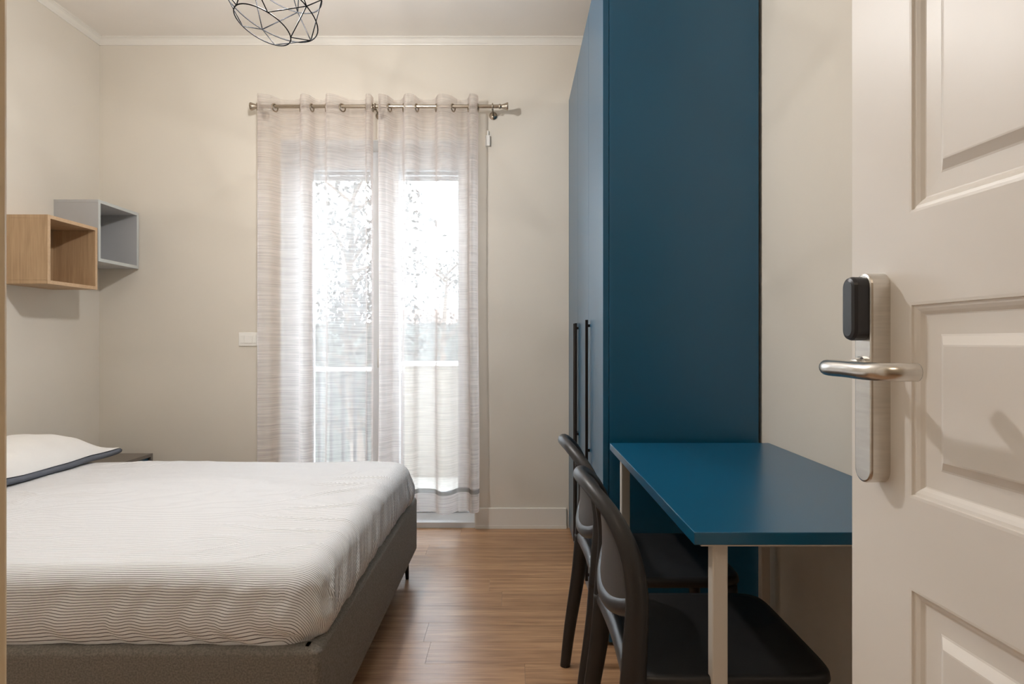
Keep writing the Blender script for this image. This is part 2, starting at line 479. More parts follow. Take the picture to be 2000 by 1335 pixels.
for k, (a, b) in enumerate(((OX0 + 0.036, xm), (xm, OX1 - 0.036))):
    SY0, SY1 = FY0 - 0.02, FY0 + 0.045
    st = 0.086
    bm = bmesh.new()
    z0, z1 = 0.035, OZ - 0.04
    fb(a + 0.001, a + st, SY0, SY1, z0, z1); fb(b - st, b - 0.001, SY0, SY1, z0, z1)
    fb(a + st, b - st, SY0, SY1, z1 - 0.075, z1); fb(a + st, b - st, SY0, SY1, z0, z0 + 0.12)
    s = obj('sash', bm, M['upvc'], win, bevel=0.004)
    wpart('pane', (a + st - 0.005, b - st + 0.005, SY0 + 0.028, SY0 + 0.036, z0 + 0.115, z1 - 0.07), M['glass'], s, bevel=0)
hb = bmesh.new()
tube(hb, [(xm - 0.03 - cx, FY0 - 0.025 - cy, 1.06), (xm - 0.03 - cx, FY0 - 0.06 - cy, 1.06), (xm - 0.03 - cx, FY0 - 0.065 - cy, 1.05), (xm - 0.03 - cx, FY0 - 0.065 - cy, 0.95)], 0.009, 8)
obj('window_handle', hb, M['plastic'], win, smooth=True)
# partly lowered roller shutter, slat by slat
for k in range(5):
    z0 = 2.150 + k * 0.036
    wpart('shutter_slat', (OX0 + 0.05, OX1 - 0.05, YB + 0.302, YB + 0.314, z0, z0 + 0.034), M['shutter'], win, 0.004)
# plastered reveal lining
bm = bmesh.new()
bx(bm, OX0 - 0.0005, OX0 + 0.004, YB + 0.002, FY0, 0.032, OZ); bx(bm, OX1 - 0.004, OX1 + 0.0005, YB + 0.002, FY0, 0.032, OZ)
bx(bm, OX0 + 0.004, OX1 - 0.004, YB + 0.002, FY0, OZ - 0.004, OZ + 0.0005)
struct(obj('trim_5', bm, M['reveal']), 'white plastered window reveal behind the sheer curtain', 'window reveal')

# ------------------------------------------------------------------ curtain rod and sheer curtains
RY, RZ = 3.55, 2.470
def px2x(px, d): return (px - 1005) / 1200 * d
rod = tag(empty('curtain_rod', (-0.79, RY, RZ)), 'brushed nickel curtain rod with flared finials above the window', 'curtain rod')
xa, xb = px2x(508, RY), px2x(974, RY)
bm = bmesh.new(); tube(bm, [(xa + 0.79, 0, 0), (xb + 0.79, 0, 0)], 0.0105, 16); obj('pole', bm, M['rod'], rod, smooth=False)
for sgn, xe in ((-1, xa), (1, xb)):
    bm = bmesh.new()
    lathe(bm, [(0.012, 0.0), (0.014, sgn * 0.003), (0.0145, sgn * 0.010), (0.011, sgn * 0.014), (0.0125, sgn * 0.022), (0.019, sgn * 0.040), (0.0235, sgn * 0.052), (0.022, sgn * 0.055)], (xe + 0.79, 0, 0), 'X', 20)
    obj('finial', bm, M['rod'], rod, smooth=True)
for xb_ in (px2x(962, RY), px2x(733, RY), px2x(503, RY)):
    bm = bmesh.new()
    tube(bm, [(xb_ + 0.79, YB - RY, -0.012), (xb_ + 0.79, 0.02, -0.012), (xb_ + 0.79, 0.0, -0.018)], 0.006, 8)
    lathe(bm, [(0.024, YB - RY - 0.008), (0.024, YB - RY)], (xb_ + 0.79, 0, -0.012), 'Y', 16)
    ring = [(xb_ + 0.79, 0.0155 * math.cos(2 * PI * k / 16), 0.0155 * math.sin(2 * PI * k / 16)) for k in range(16)]
    tube(bm, ring, 0.004, 6, closed=True)
    obj('bracket', bm, M['rod'], rod, smooth=True)

def curtain(name, ctrl, label, seed, zt=2.527, zb=0.135):
    """ctrl: plan control points (px at rod depth, y offset, ring?)"""
    root = tag(empty(name, ((ctrl[0][0] + ctrl[-1][0]) / 2 / 1200 * RY * 0 + px2x((ctrl[0][0] + ctrl[-1][0]) / 2, RY), RY, zb)), label, 'curtain', 'sheer curtain panels')
    ox = root.location.x
    plan = smooth_pts([(px2x(p, RY) - ox, dy) for p, dy in ctrl], 14)
    n = len(plan)
    arc = [0]
    for a, b in zip(plan, plan[1:]): arc.append(arc[-1] + math.hypot(b[0] - a[0], b[1] - a[1]))
    nz = 90
    zs = [zt - (zt - zb) * j / nz for j in range(nz + 1)]
    verts = []; cl = []
    for j, z in enumerate(zs):
        f = j / nz
        for i, (x, y) in enumerate(plan):
            s = arc[i]
            wob = 0.020 * f * noise.noise(Vector((s * 3.5 + seed, z * 0.8, seed))) + 0.010 * noise.noise(Vector((s * 9 + seed, z * 0.5, 3.1)))* min(1, f * 3)
            dx = 0.022 * f * noise.noise(Vector((s * 2.2, z * 0.7 + seed, 8.3)))
            sag = 0.012 * f * noise.noise(Vector((s * 2.5, seed, 1.7)))
            verts.append((x + dx, y * (1 - 0.25 * f) + wob, z - zb + sag * (1 if f > .5 else 0) * (f - .5) * 2))
            cl.append((s, z, seed))
    # faces: panel, hem stitch line, hem
    def mk(nm, j0, j1, m):
        vv = verts[j0 * n:(j1 + 1) * n]
        fc = [(j * n + i, j * n + i + 1, (j + 1) * n + i + 1, (j + 1) * n + i) for j in range(j1 - j0) for i in range(n - 1)]
        me = bpy.data.meshes.new(nm); me.from_pydata(vv, [], fc)
        at = me.attributes.new('cloth', 'FLOAT_VECTOR', 'POINT')
        for k, c in enumerate(cl[j0 * n:(j1 + 1) * n]): at.data[k].vector = c
        for p in me.polygons: p.use_smooth = True
        return link(nm, me, m, root)
    jh = int(nz * (1 - 0.115 / (zt - zb)))
    mk('cloth', 0, jh, M['sheer'])
    mk('hem_stitch', jh, jh + 1, M['hem'])
    mk('hem', jh + 1, nz, M['sheer'])
    # eyelet rings where the cloth crosses the rod
    for i in range(n - 1):
        y0, y1 = plan[i][1], plan[i + 1][1]
        if (y0 <= 0 < y1) or (y1 <= 0 < y0):
            t = -y0 / (y1 - y0); xx = plan[i][0] + t * (plan[i + 1][0] - plan[i][0])
            d = Vector((plan[i + 1][0] - plan[i][0], y1 - y0, 0)).normalized()
            bm = bmesh.new()
            tube(bm, [Vector((xx, 0, RZ - zb - 0.008)) + d * (0.021 * math.cos(2 * PI * k / 20)) + Vector((0, 0, 0.021 * math.sin(2 * PI * k / 20))) for k in range(20)], 0.0045, 6, closed=True)
            obj('eyelet_ring', bm, M['rod'], root, smooth=True)
    return root
A, B = -0.046, 0.046
curtain('sheer_curtain', [(509, B * .3), (507, A * .6), (512, A), (531, A * .55), (545, B * .8), (566, B), (582, B * .6), (590, A * .6), (598, A), (606, A * .6), (612, B * .6), (622, B), (633, B * .6), (640, A * .7), (648, A), (663, A * .4), (680, B * .8), (700, B), (713, B * .6), (717, A * .7), (722, A), (727, A * .7), (728, B * .4)],
        'left sheer beige curtain panel, nearer the light switch', 2.3)
curtain('sheer_curtain', [(742, B * .4), (741, A * .6), (746, A), (757, A * .5), (766, B * .8), (777, B), (785, B * .5), (792, A * .7), (800, A), (810, A * .6), (819, B * .7), (834, B), (848, B * .6), (856, A * .6), (866, A), (880, A * .5), (892, B * .8), (904, B), (913, B * .5), (918, A * .8), (925, A), (932, A * .5), (934, B * .3)],
        'right sheer beige curtain panel with its hem above the threshold', 5.9, zb=0.128)

# window contact sensor and light switch
s = tag(empty('window_sensor', (px2x(952, YB), YB, 2.31)), 'small white window sensor on the wall right of the curtain', 'sensor')
box('sensor_body', (-0.013, 0.016, -0.022, 0, -0.035, 0.028), M['plastic'], s, bevel=0.003)
box('sensor_tab', (-0.002, 0.008, -0.014, 0, 0.028, 0.058), M['plastic'], s, bevel=0.002)
s = tag(empty('light_switch', (px2x(486.5, YB), YB, CAMZ + 5.5 / 327)), 'white light switch plate on the wall left of the curtain', 'light switch')
box('switch_plate', (-0.059, 0.059, -0.009, 0, -0.041, 0.041), M['plastic'], s, bevel=0.003)
box('rocker', (-0.024, 0.024, -0.014, -0.0085, -0.024, 0.024), M['plastic'], s, bevel=0.002)
for sx in (-1, 1):
    box('blank_module', (sx * 0.036 - 0.0105, sx * 0.036 + 0.0105, -0.0115, -0.0085, -0.024, 0.024), M['plastic'], s, bevel=0.0015)

# ------------------------------------------------------------------ wardrobe
W0, W1 = 2.247, YB - 0.004
WX0, WX1 = 0.346, 0.893
WH = 2.55
wd = tag(empty('wardrobe', (0.62, 2.95, 0)), 'tall petrol blue wardrobe with long dark bar handles', 'wardrobe')
def wb(name, x0, x1, y0, y1, z0, z1, m, parent=wd, bevel=0.001):
    return box(name, (x0 - 0.62, x1 - 0.62, y0 - 2.95, y1 - 2.95, z0, z1), m, parent, bevel=bevel)
wb('side_panel', WX0, WX1, W0, W0 + 0.02, 0.012, WH, M['blue'], bevel=0.0012)
wb('carcass', WX0 + 0.003, WX1, W0 + 0.0205, W1, 0.03, WH - 0.002, M['blue_in'])
wb('plinth', WX0 + 0.02, WX1 - 0.02, W0 + 0.03, W1, 0.0, 0.03, M['blue_in'])
bm = bmesh.new(); lathe(bm, [(0.014, 0), (0.016, 0.004), (0.012, 0.012)], (WX0 + 0.03 - 0.62, W0 + 0.012 - 2.95, 0), 'Z', 12)
obj('foot', bm, M['handle'], wd, smooth=True)
bounds = [W0, 2.685, 3.15, W1]
for k in range(3):
    a, b = bounds[k] + (0.0 if k == 0 else 0.0015), bounds[k + 1] - 0.0015
    d = wb('wardrobe_door', 0.3235, 0.3445, a, b, 0.014, WH, M['blue'], bevel=0.001)
    hy = b - 0.042 if k < 2 else a + 0.02
    hx = 0.3235
    bm = bmesh.new()
    bx(bm, hx - 0.020 - 0.62, hx - 0.008 - 0.62, hy - 0.007 - 2.95, hy + 0.007 - 2.95, 0.085, 1.205)
    for hz in (0.11, 0.645, 1.18):
        bx(bm, hx - 0.009 - 0.62, hx - 0.62, hy - 0.005 - 2.95, hy + 0.005 - 2.95, hz - 0.006, hz + 0.006)
    h = obj('bar_handle', bm, M['handle'], d, bevel=0.001)
    h['label'] = 'long dark vertical bar handle'

# ------------------------------------------------------------------ desk
DZt = 0.752
dk = tag(empty('desk', (0.62, 1.667, 0)), 'petrol blue desk with slim beige metal legs', 'desk')
def db(name, x0, x1, y0, y1, z0, z1, m, parent=dk, bevel=0.001, seg=2):
    return box(name, (x0 - 0.62, x1 - 0.62, y0 - 1.667, y1 - 1.667, z0, z1), m, parent, bevel=bevel, seg=seg)
db('desktop', 0.338, 0.903, 1.156, 2.182, DZt - 0.024, DZt, M['blue'], bevel=0.0016)
bm = bmesh.new()
def apron(x0, x1, y0, y1): bx(bm, x0 - 0.62, x1 - 0.62, y0 - 1.667, y1 - 1.667, DZt - 0.0275, DZt - 0.0235)
apron(0.352, 0.895, 1.160, 1.205); apron(0.352, 0.895, 2.13, 2.176); apron(0.352, 0.372, 1.205, 2.13); apron(0.875, 0.895, 1.205, 2.13)
obj('underframe', bm, M['leg_metal'], dk)
for lx, ly in ((0.382, 1.185), (0.366, 2.105), (0.846, 2.105), (0.866, 1.185)):
    bm = bmesh.new()
    bx(bm, lx - 0.62, lx + 0.030 - 0.62, ly - 1.667, ly + 0.030 - 1.667, 0.004, DZt - 0.0245)
    bx(bm, lx - 0.005 - 0.62, lx + 0.035 - 0.62, ly - 0.005 - 1.667, ly + 0.035 - 1.667, DZt - 0.031, DZt - 0.0245)
    l = obj('leg', bm, M['leg_metal'], dk, bevel=0.003)
    db('foot_cap', lx + 0.003, lx + 0.027, ly + 0.003, ly + 0.027, 0, 0.006, M['plastic'], l, bevel=0)

# ------------------------------------------------------------------ chairs
def sgnpow(v, p): return math.copysign(abs(v) ** p, v)
def make_chair():
    t = empty('dining_chair')
    # continuous rear legs + back hoop, each side drawn from the foot upwards
    half = [(-0.245, -0.205, 0.0, .017, .013), (-0.228, -0.203, 0.14, .020, .015), (-0.200, -0.200, 0.32, .024, .016), (-0.188, -0.199, 0.43, .026, .017),
            (-0.182, -0.199, 0.52, .025, .017), (-0.178, -0.196, 0.61, .023, .016), (-0.190, -0.184, 0.69, .021, .015), (-0.218, -0.150, 0.755, .018, .015), (-0.252, -0.085, 0.795, .016, .015), (-0.268, 0.0, 0.808, .016, .015)]
    legs_z = 4
    for sg in (1, -1):
        sp = [(p[0], p[1] * sg) + tuple(p[2:]) for p in smooth_pts(half[:6], 8)[:27]]
        bm = bmesh.new(); tube(bm, [p[:3] for p in sp], [(p[3], p[4]) for p in sp], 14)
        l = obj('leg', bm, M['chair'], t, smooth=True)
        bm = bmesh.new(); lathe(bm, [(0.012, -0.0), (0.013, 0.004), (0.012, 0.006)], (-0.245, -0.205 * sg, 0.0), 'Z', 12); obj('foot_glide', bm, M['plastic'], l, smooth=True)
    cp = half + [(x, -y, z, a, b) for x, y, z, a, b in half[:-1][::-1]]
    sp = smooth_pts(cp, 8)
    sp = sp[24:len(sp) - 24]
    bm = bmesh.new(); tube(bm, [p[:3] for p in sp], [(p[3], p[4]) for p in sp], 14)
    obj('back_frame', bm, M['chair'], t, smooth=True)
    # solid back panel: lofted between hoop sides, curved bottom rim
    hoop = [(p[0], p[1], p[2]) for p in smooth_pts(half[4:], 8)]
    def hx(z):
        for a, b in zip(hoop, hoop[1:]):
            if a[2] <= z <= b[2]:
                f = (z - a[2]) / max(1e-6, b[2] - a[2]); return a[0] + (b[0] - a[0]) * f, a[1] + (b[1] - a[1]) * f
        return hoop[-1][0], hoop[-1][1]
    nz, ny = 22, 24
    def panel_surface(off, inset):
        g = []
        for j in range(nz + 1):
            rowv = []
            for i in range(ny + 1):
                u = -1 + 2 * i / ny
                zb_ = 0.548 + 0.052 * abs(u) ** 2.2
                zt_ = 0.800
                f = j / nz
                z_ = zb_ + (zt_ - zb_) * f
                xx, yy = hx(z_)
                yy = abs(yy)
                yw = max(yy - inset, 0.004)
                rowv.append((xx + 0.004 - 0.036 * (1 - u * u) * (1 - f ** 1.5) * min(1.0, yy / 0.19) + off, yw * u, z_))
            g.append(rowv)
        return g
    bm = bmesh.new()
    F = panel_surface(-0.007, 0.004); Bk = panel_surface(0.007, 0.004)
    vf = [[bm.verts.new(p) for p in r] for r in F]; vb = [[bm.verts.new(p) for p in r] for r in Bk]
    for j in range(nz):
        for i in range(ny):
            bm.faces.new((vf[j][i], vf[j][i + 1], vf[j + 1][i + 1], vf[j + 1][i]))
            bm.faces.new((vb[j][i], vb[j + 1][i], vb[j + 1][i + 1], vb[j][i + 1]))
    per = [(0, i) for i in range(ny + 1)] + [(j, ny) for j in range(1, nz + 1)] + [(nz, i) for i in range(ny - 1, -1, -1)] + [(j, 0) for j in range(nz - 1, 0, -1)]
    for (a, b), (c, d) in zip(per, per[1:] + per[:1]):
        bm.faces.new((vf[a][b], vb[a][b], vb[c][d], vf[c][d]))
    obj('backrest', bm, M['chair_panel'], t, smooth=True)
    # rounded lower rim of the back
    rim = []
    for i in range(ny + 1):
        p = F[0][i]
        rim.append((p[0] + 0.007, p[1], p[2] - 0.006))
    bm = bmesh.new(); tube(bm, rim, [(0.015, 0.019)] * len(rim), 12); obj('lower_rim', bm, M['chair'], t, smooth=True)
    # rear rail
    rail = smooth_pts([(-0.190, -0.196, 0.446), (-0.186, -0.12, 0.448), (-0.183, 0, 0.45), (-0.186, 0.12, 0.448), (-0.190, 0.196, 0.446)], 6)
    bm = bmesh.new(); tube(bm, rail, [(0.017, 0.024)] * len(rail), 12); obj('rear_rail', bm, M['chair'], t, smooth=True)
    # seat slab: superellipse, lightly dished, rounded edge
    bm = bmesh.new()
    prof = [(0.90, -0.020), (0.975, -0.016), (1.0, -0.006), (0.992, 0.006), (0.97, 0.011), (0.90, 0.010), (0.7, 0.006), (0.4, 0.002), (0.12, 0.0)]
    seg = 48; rings = []
    for s_, h in prof:
        r_ = []
        for k in range(seg):
            a = 2 * PI * k / seg
            r_.append(bm.verts.new((0.012 + 0.208 * s_ * sgnpow(math.cos(a), 0.24), 0.206 * s_ * sgnpow(math.sin(a), 0.24), 0.446 + h)))
        rings.append(r_)
    for a_, b_ in zip(rings, rings[1:]):
        for k in range(seg): bm.faces.new((a_[k], a_[(k + 1) % seg], b_[(k + 1) % seg], b_[k]))
    bm.faces.new(rings[0][::-1]); bm.faces.new(rings[-1])
    obj('seat', bm, M['chair'], t, smooth=True)
    for sg in (1, -1):
        bm = bmesh.new()
        sp = smooth_pts([(0.215, 0.200 * sg, 0.0, .014), (0.198, 0.192 * sg, 0.22, .018), (0.182, 0.182 * sg, 0.432, .022)], 6)
        tube(bm, [p[:3] for p in sp], [p[3] for p in sp], 12)
        l = obj('leg', bm, M['chair'], t, smooth=True)
        bm = bmesh.new(); lathe(bm, [(0.012, 0), (0.013, 0.004), (0.012, 0.006)], (0.215, 0.200 * sg, 0), 'Z', 12); obj('foot_glide', bm, M['plastic'], l, smooth=True)
    return t
def copy_tree(o, parent=None):
    c = o.copy(); C.objects.link(c); c.parent = parent
    for ch in list(o.children): copy_tree(ch, c)
    return c
ch1 = make_chair()
kids = list(ch1.children)
ch2 = copy_tree(ch1)
ch1.location = (0.418, 1.40, 0)
tag(ch1, 'dark grey resin chair tucked under the near half of the desk', 'chair', 'chairs at the desk')
ch2.location = (0.418, 1.90, 0)
tag(ch2, 'dark grey resin chair at the desk closest to the wardrobe', 'chair', 'chairs at the desk')

# ------------------------------------------------------------------ bed
BX0, BX1, BY0, BY1 = -2.47, -0.475, 1.50, 3.00
FT, FB = 0.358, 0.098
bed = tag(empty('bed', ((BX0 + BX1) / 2, (BY0 + BY1) / 2, 0)), 'low upholstered double bed frame in grey brown fabric', 'bed')
bcx, bcy = (BX0 + BX1) / 2, (BY0 + BY1) / 2
def rail_mesh(name, x0, x1, y0, y1):
    bm = bmesh.new(); bx(bm, x0 - bcx, x1 - bcx, y0 - bcy, y1 - bcy, FB, FT)
    return obj(name, bm, M['uphol'], bed, bevel=0.018, seg=4, smooth=True)
RT = 0.062
rail_mesh('side_rail', BX0, BX1 - RT * 0.25, BY0, BY0 + RT)
rail_mesh('side_rail', BX0, BX1 - RT * 0.25, BY1 - RT, BY1)
rail_mesh('foot_rail', BX1 - RT, BX1, BY0 + 0.001, BY1 - 0.001)
rail_mesh('head_rail', BX0, BX0 + RT, BY0 + 0.02, BY1 - 0.02)
box('slat_base', (BX0 + RT - bcx, BX1 - RT - bcx, BY0 + RT - bcy, BY1 - RT - bcy, 0.20, 0.26), M['blue_in'], bed)
for lx in (BX0 + 0.10, BX1 - 0.034):
    for ly in (BY0 + 0.12, BY1 - 0.12):
        bm = bmesh.new(); sx = 1 if lx > bcx else -1
        tube(bm, [(lx - bcx, ly - bcy, FB + 0.01), (lx - bcx + 0.006 * sx, ly - bcy, 0.0)], [0.013, 0.008], 12)
        obj('leg', bm, M['bed_leg'], bed, smooth=True)

# mattress under its fitted striped sheet
def mattress():
    x0, x1, y0, y1 = BX0 + 0.03, BX1 - 0.020, BY0 + 0.030, BY1 - 0.030
    zt, zb = 0.540, 0.305
    cx_, cy_ = (x0 + x1) / 2, (y0 + y1) / 2
    hx_, hy_ = (x1 - x0) / 2, (y1 - y0) / 2
    N = 900
    rc = 0.085
    # outline of rounded rectangle with arc-length spacing
    def outline(inset):
        a, b, r = hx_ - inset, hy_ - inset, max(rc - inset * 0.6, 0.02)
        segs = []
        per = 4 * (a + b - 2 * r) + 2 * PI * r
        pts = []
        L = [2 * (b - r), PI * r / 2, 2 * (a - r), PI * r / 2, 2 * (b - r), PI * r / 2, 2 * (a - r), PI * r / 2]
        for k in range(N):
            s_ = per * k / N
            q = 0
            while s_ > L[q]: s_ -= L[q]; q += 1
            if q == 0: p = (a, -(b - r) + s_); n_ = (1, 0)
            elif q == 1: t = s_ / r; p = (a - r + r * math.cos(t), b - r + r * math.sin(t)); n_ = (math.cos(t), math.sin(t))
            elif q == 2: p = (a - r - s_, b); n_ = (0, 1)
            elif q == 3: t = PI / 2 + s_ / r; p = (-a + r + r * math.cos(t), b - r + r * math.sin(t)); n_ = (math.cos(t), math.sin(t))
            elif q == 4: p = (-a, b - r - s_); n_ = (-1, 0)
            elif q == 5: t = PI + s_ / r; p = (-a + r + r * math.cos(t), -b + r + r * math.sin(t)); n_ = (math.cos(t), math.sin(t))
            elif q == 6: p = (-a + r + s_, -b); n_ = (0, -1)
            else: t = 1.5 * PI + s_ / r; p = (a - r + r * math.cos(t), -b + r + r * math.sin(t)); n_ = (math.cos(t), math.sin(t))
            pts.append((p, n_))
        return pts, per
    # profile: (inset, drop below top)
    prof = []
    er = 0.062
    for k in range(10):
        t = PI / 2 * k / 9
        prof.append((er - er * math.sin(t), er - er * math.cos(t)))
    for k in range(1, 15):
        f = k / 14
        d = er + (zt - zb - er) * f
        prof.append((-0.010 * math.sin(PI * f) + 0.030 * max(0, f - 0.30) ** 2 * 2.0, d))
    verts = []; st = []
    def topz(x, y):
        v = Vector((x * 2.2, y * 2.2, 0.3))
        e = min(1.0, min(hx_ - abs(x), hy_ - abs(y)) / 0.25)
        z = 0.006 * noise.noise(v) + 0.0026 * noise.noise(Vector((x * 5 + y * 4, y * 13 - x * 3, 2.0)))
        rdg = 1 - abs(noise.noise(Vector((x * 3.0 + y * 1.5, y * 7.0 - x * 1.5, 5.0))))
        z += 0.008 * max(0, rdg - 0.80) / 0.2 * max(0, noise.noise(Vector((x * 1.7, y * 1.7, 9.0))) + 0.25)
        return z
    # top: rings shrinking to a core
    base, per = outline(er)
    NT = 70
    for j in range(NT):
        t = (j + 0.35) / NT
        t = t ** 0.75
        for (p, n_) in base:
            x, y = p[0] * t, p[1] * t
            verts.append((x, y, zt + topz(x, y))); st.append(y)
    for q, (ins, d) in enumerate(prof):
        o_, per = outline(ins)
        fd = d / (zt - zb)
        for k, (p, n_) in enumerate(o_):
            s_ = per * k / N
            # gathered folds: slant varies around the edge
            slant = 0.35 + 0.8 * noise.noise(Vector((p[0] * 1.3, p[1] * 1.3, 4)))
            cor = max(0.0, 1 - math.hypot(abs(p[0]) - hx_, abs(p[1]) - hy_) / 0.45)
            if p[1] < 0 and p[0] > 0: slant -= 1.1 * cor * (1 if n_[1] < -0.5 else -0.6)
            ph = s_ + d * slant
            f1 = noise.noise(Vector((ph * 9, d * 1.2, 1.0)))
            f2 = noise.noise(Vector((ph * 26, d * 2.0, 7.0)))
            f3 = noise.noise(Vector((ph * 55, d * 2.5, 3.0)))
            amp = min(1.0, fd * 1.7) * (0.5 + 0.9 * cor) * min(1.0, max(0.18, (0.98 - fd) / 0.42))
            foot = max(0.0, n_[0])
            off = amp * (0.017 * (1 - abs(f1) * 2) + 0.015 * f2 + (0.004 + 0.008 * foot) * f3)
            x, y = p[0] + n_[0] * off, p[1] + n_[1] * off
            zz = zt - d + topz(p[0], p[1]) * (1 - fd)
            
            verts.append((x, y, zz)); st.append(p[1] * 1.0 + d * n_[1] * (1 if n_[1] < 0 else 1) + ins * 0.0 + (0.25 * off))
    J = NT + len(prof)
    faces = [(j * N + k, j * N + (k + 1) % N, (j + 1) * N + (k + 1) % N, (j + 1) * N + k) for j in range(J - 1) for k in range(N)]
    faces.append(tuple(range(N - 1, -1, -1)))
    me = bpy.data.meshes.new('mattress'); me.from_pydata(verts, [], faces)
    at = me.attributes.new('stripe', 'FLOAT', 'POINT')
    at.data.foreach_set('value', st)
    bm = bmesh.new(); bm.from_mesh(me); bmesh.ops.recalc_face_normals(bm, faces=bm.faces); bm.to_mesh(me); bm.free()
    for p in me.polygons: p.use_smooth = True
    o = link('mattress', me, M['sheet'])
    o.location = (cx_, cy_, 0)
    return o
tag(mattress(), 'mattress under a white fitted sheet with thin dark stripes', 'mattress')

# pillow: white top, slate grey underside and flange
def pillow():
    root = tag(empty('pillow', (-2.205, 2.655, 0.540)), 'white pillow with slate grey underside on the bed head', 'pillow')
    hx_, hy_ = 0.225, 0.375
    NU, NV = 40, 56
    def surf(top):
        g = []
        for j in range(NV + 1):
            v = -1 + 2 * j / NV
            r_ = []
            for i in range(NU + 1):
                u = -1 + 2 * i / NU
                pin_x = 1 - 0.10 * (1 - abs(v) ** 2.2) * abs(u) ** 3 * 0.55
                pin_y = 1 - 0.13 * (1 - abs(u) ** 2.2) * abs(v) ** 3 * 0.75
                cr = (abs(u) * abs(v)) ** 5
                x = hx_ * u * pin_x * (1 + 0.05 * cr); y = hy_ * v * pin_y * (1 + 0.09 * cr)
                dome = max(0.0, (1 - abs(u) ** 2.4)) ** 0.62 * max(0.0, (1 - abs(v) ** 2.6)) ** 0.62
                edge = max(abs(u), abs(v))
                wr = 0.006 * noise.noise(Vector((x * 14, y * 14, 2.0 if top else 6.0))) * (1 - edge ** 8) + 0.008 * noise.noise(Vector((x * 5, y * 5, 4.0))) * dome
                seam = 0.034 + 0.018 * noise.noise(Vector((u * 1.5, v * 2.5, 1.0))) * 0.4 + 0.016 * cr
                z = seam + (0.120 * dome + wr if top else -0.036 * min(1, dome * 1.6) )
                r_.append((x, y, max(z, 0.004)))
            g.append(r_)
        return g
    for nm, top, m in (('pillow_top', True, M['pillow_white']), ('pillow_underside', False, M['pillow_grey'])):
        bm = bmesh.new()
        vv = [[bm.verts.new(p) for p in r] for r in surf(top)]
        for j in range(NV):
            for i in range(NU):
                bm.faces.new((vv[j][i], vv[j][i + 1], vv[j + 1][i + 1], vv[j + 1][i]))
        obj(nm, bm, m, root, smooth=True)
    # grey border hanging below the seam along the edge
    S = surf(False)
    loop = [S[0][i] for i in range(NU + 1)] + [S[j][NU] for j in range(1, NV + 1)] + [S[NV][i] for i in range(NU - 1, -1, -1)] + [S[j][0] for j in range(NV - 1, 0, -1)]
    bm = bmesh.new()
    tube(bm, [(x * 0.985, y * 0.985, max(0.016, z - 0.017)) for x, y, z in loop], [(0.013, 0.019) for _ in loop], 8, closed=True)
    obj('grey_border', bm, M['pillow_grey'], root, smooth=True)
    return root
pillow()

# ------------------------------------------------------------------ nightstand
ns = tag(empty('nightstand', (-2.275, 3.35, 0)), 'taupe nightstand with a blue drawer between bed and window wall', 'nightstand')
bm = bmesh.new()
bx(bm, -0.185, 0.185, -0.20, 0.20, 0.45, 0.468); bx(bm, -0.185, 0.185, -0.20, -0.182, 0.0, 0.45); bx(bm, -0.185, 0.185, 0.182, 0.20, 0.0, 0.45)
bx(bm, -0.185, 0.185, -0.182, 0.182, 0.06, 0.078); bx(bm, -0.185, -0.17, -0.182, 0.182, 0.078, 0.45)
obj('body', bm, M['taupe'], ns)
for z0, z1 in ((0.082, 0.262), (0.267, 0.446)):
    d = box('drawer', (-0.165, 0.172, -0.179, 0.179, z0, z1), M['blue'], ns, bevel=0.002)
    box('pull', (0.171, 0.180, -0.05, 0.05, z1 - 0.035, z1 - 0.023), M['handle'], d)

# ------------------------------------------------------------------ wall shelves (open boxes facing the room)
def cube_shelf(name, y0, y1, z0, z1, xf, m, me_, label):
    t = tag(empty(name, (XL, (y0 + y1) / 2, z0)), label, 'shelf', 'box shelves on the bed wall')
    D = xf - XL; hw = (y1 - y0) / 2; hh = z1 - z0; T = 0.017
    mk = lambda nm, *d: box(nm, d, m, t, bevel=0.0012)
    mk('top_board', 0, D, -hw, hw, hh - T, hh); mk('bottom_board', 0, D, -hw, hw, 0, T)
    mk('side_board', 0, D, -hw, -hw + T, T, hh - T); mk('side_board', 0, D, hw - T, hw, T, hh - T)
    mk('back_board', 0.002, 0.016, -hw + T, hw - T, T, hh - T)
    bm = bmesh.new(); e = D; g = D + 0.0012
    bx(bm, e, g, -hw, hw, hh - T, hh); bx(bm, e, g, -hw, hw, 0, T); bx(bm, e, g, -hw, -hw + T, T, hh - T); bx(bm, e, g, hw - T, hw, T, hh - T)
    obj('edge_band', bm, me_, t)
    return t
cube_shelf('wall_shelf', 2.947, 3.298, 1.390, 1.722, -2.24, M['oak'], M['oak_edge'], 'open oak box shelf on the bed wall')
cube_shelf('wall_shelf', 3.306, 3.660, 1.545, 1.877, -2.24, M['shelf_grey'], M['shelf_grey_edge'], 'open light grey box shelf in the room corner')

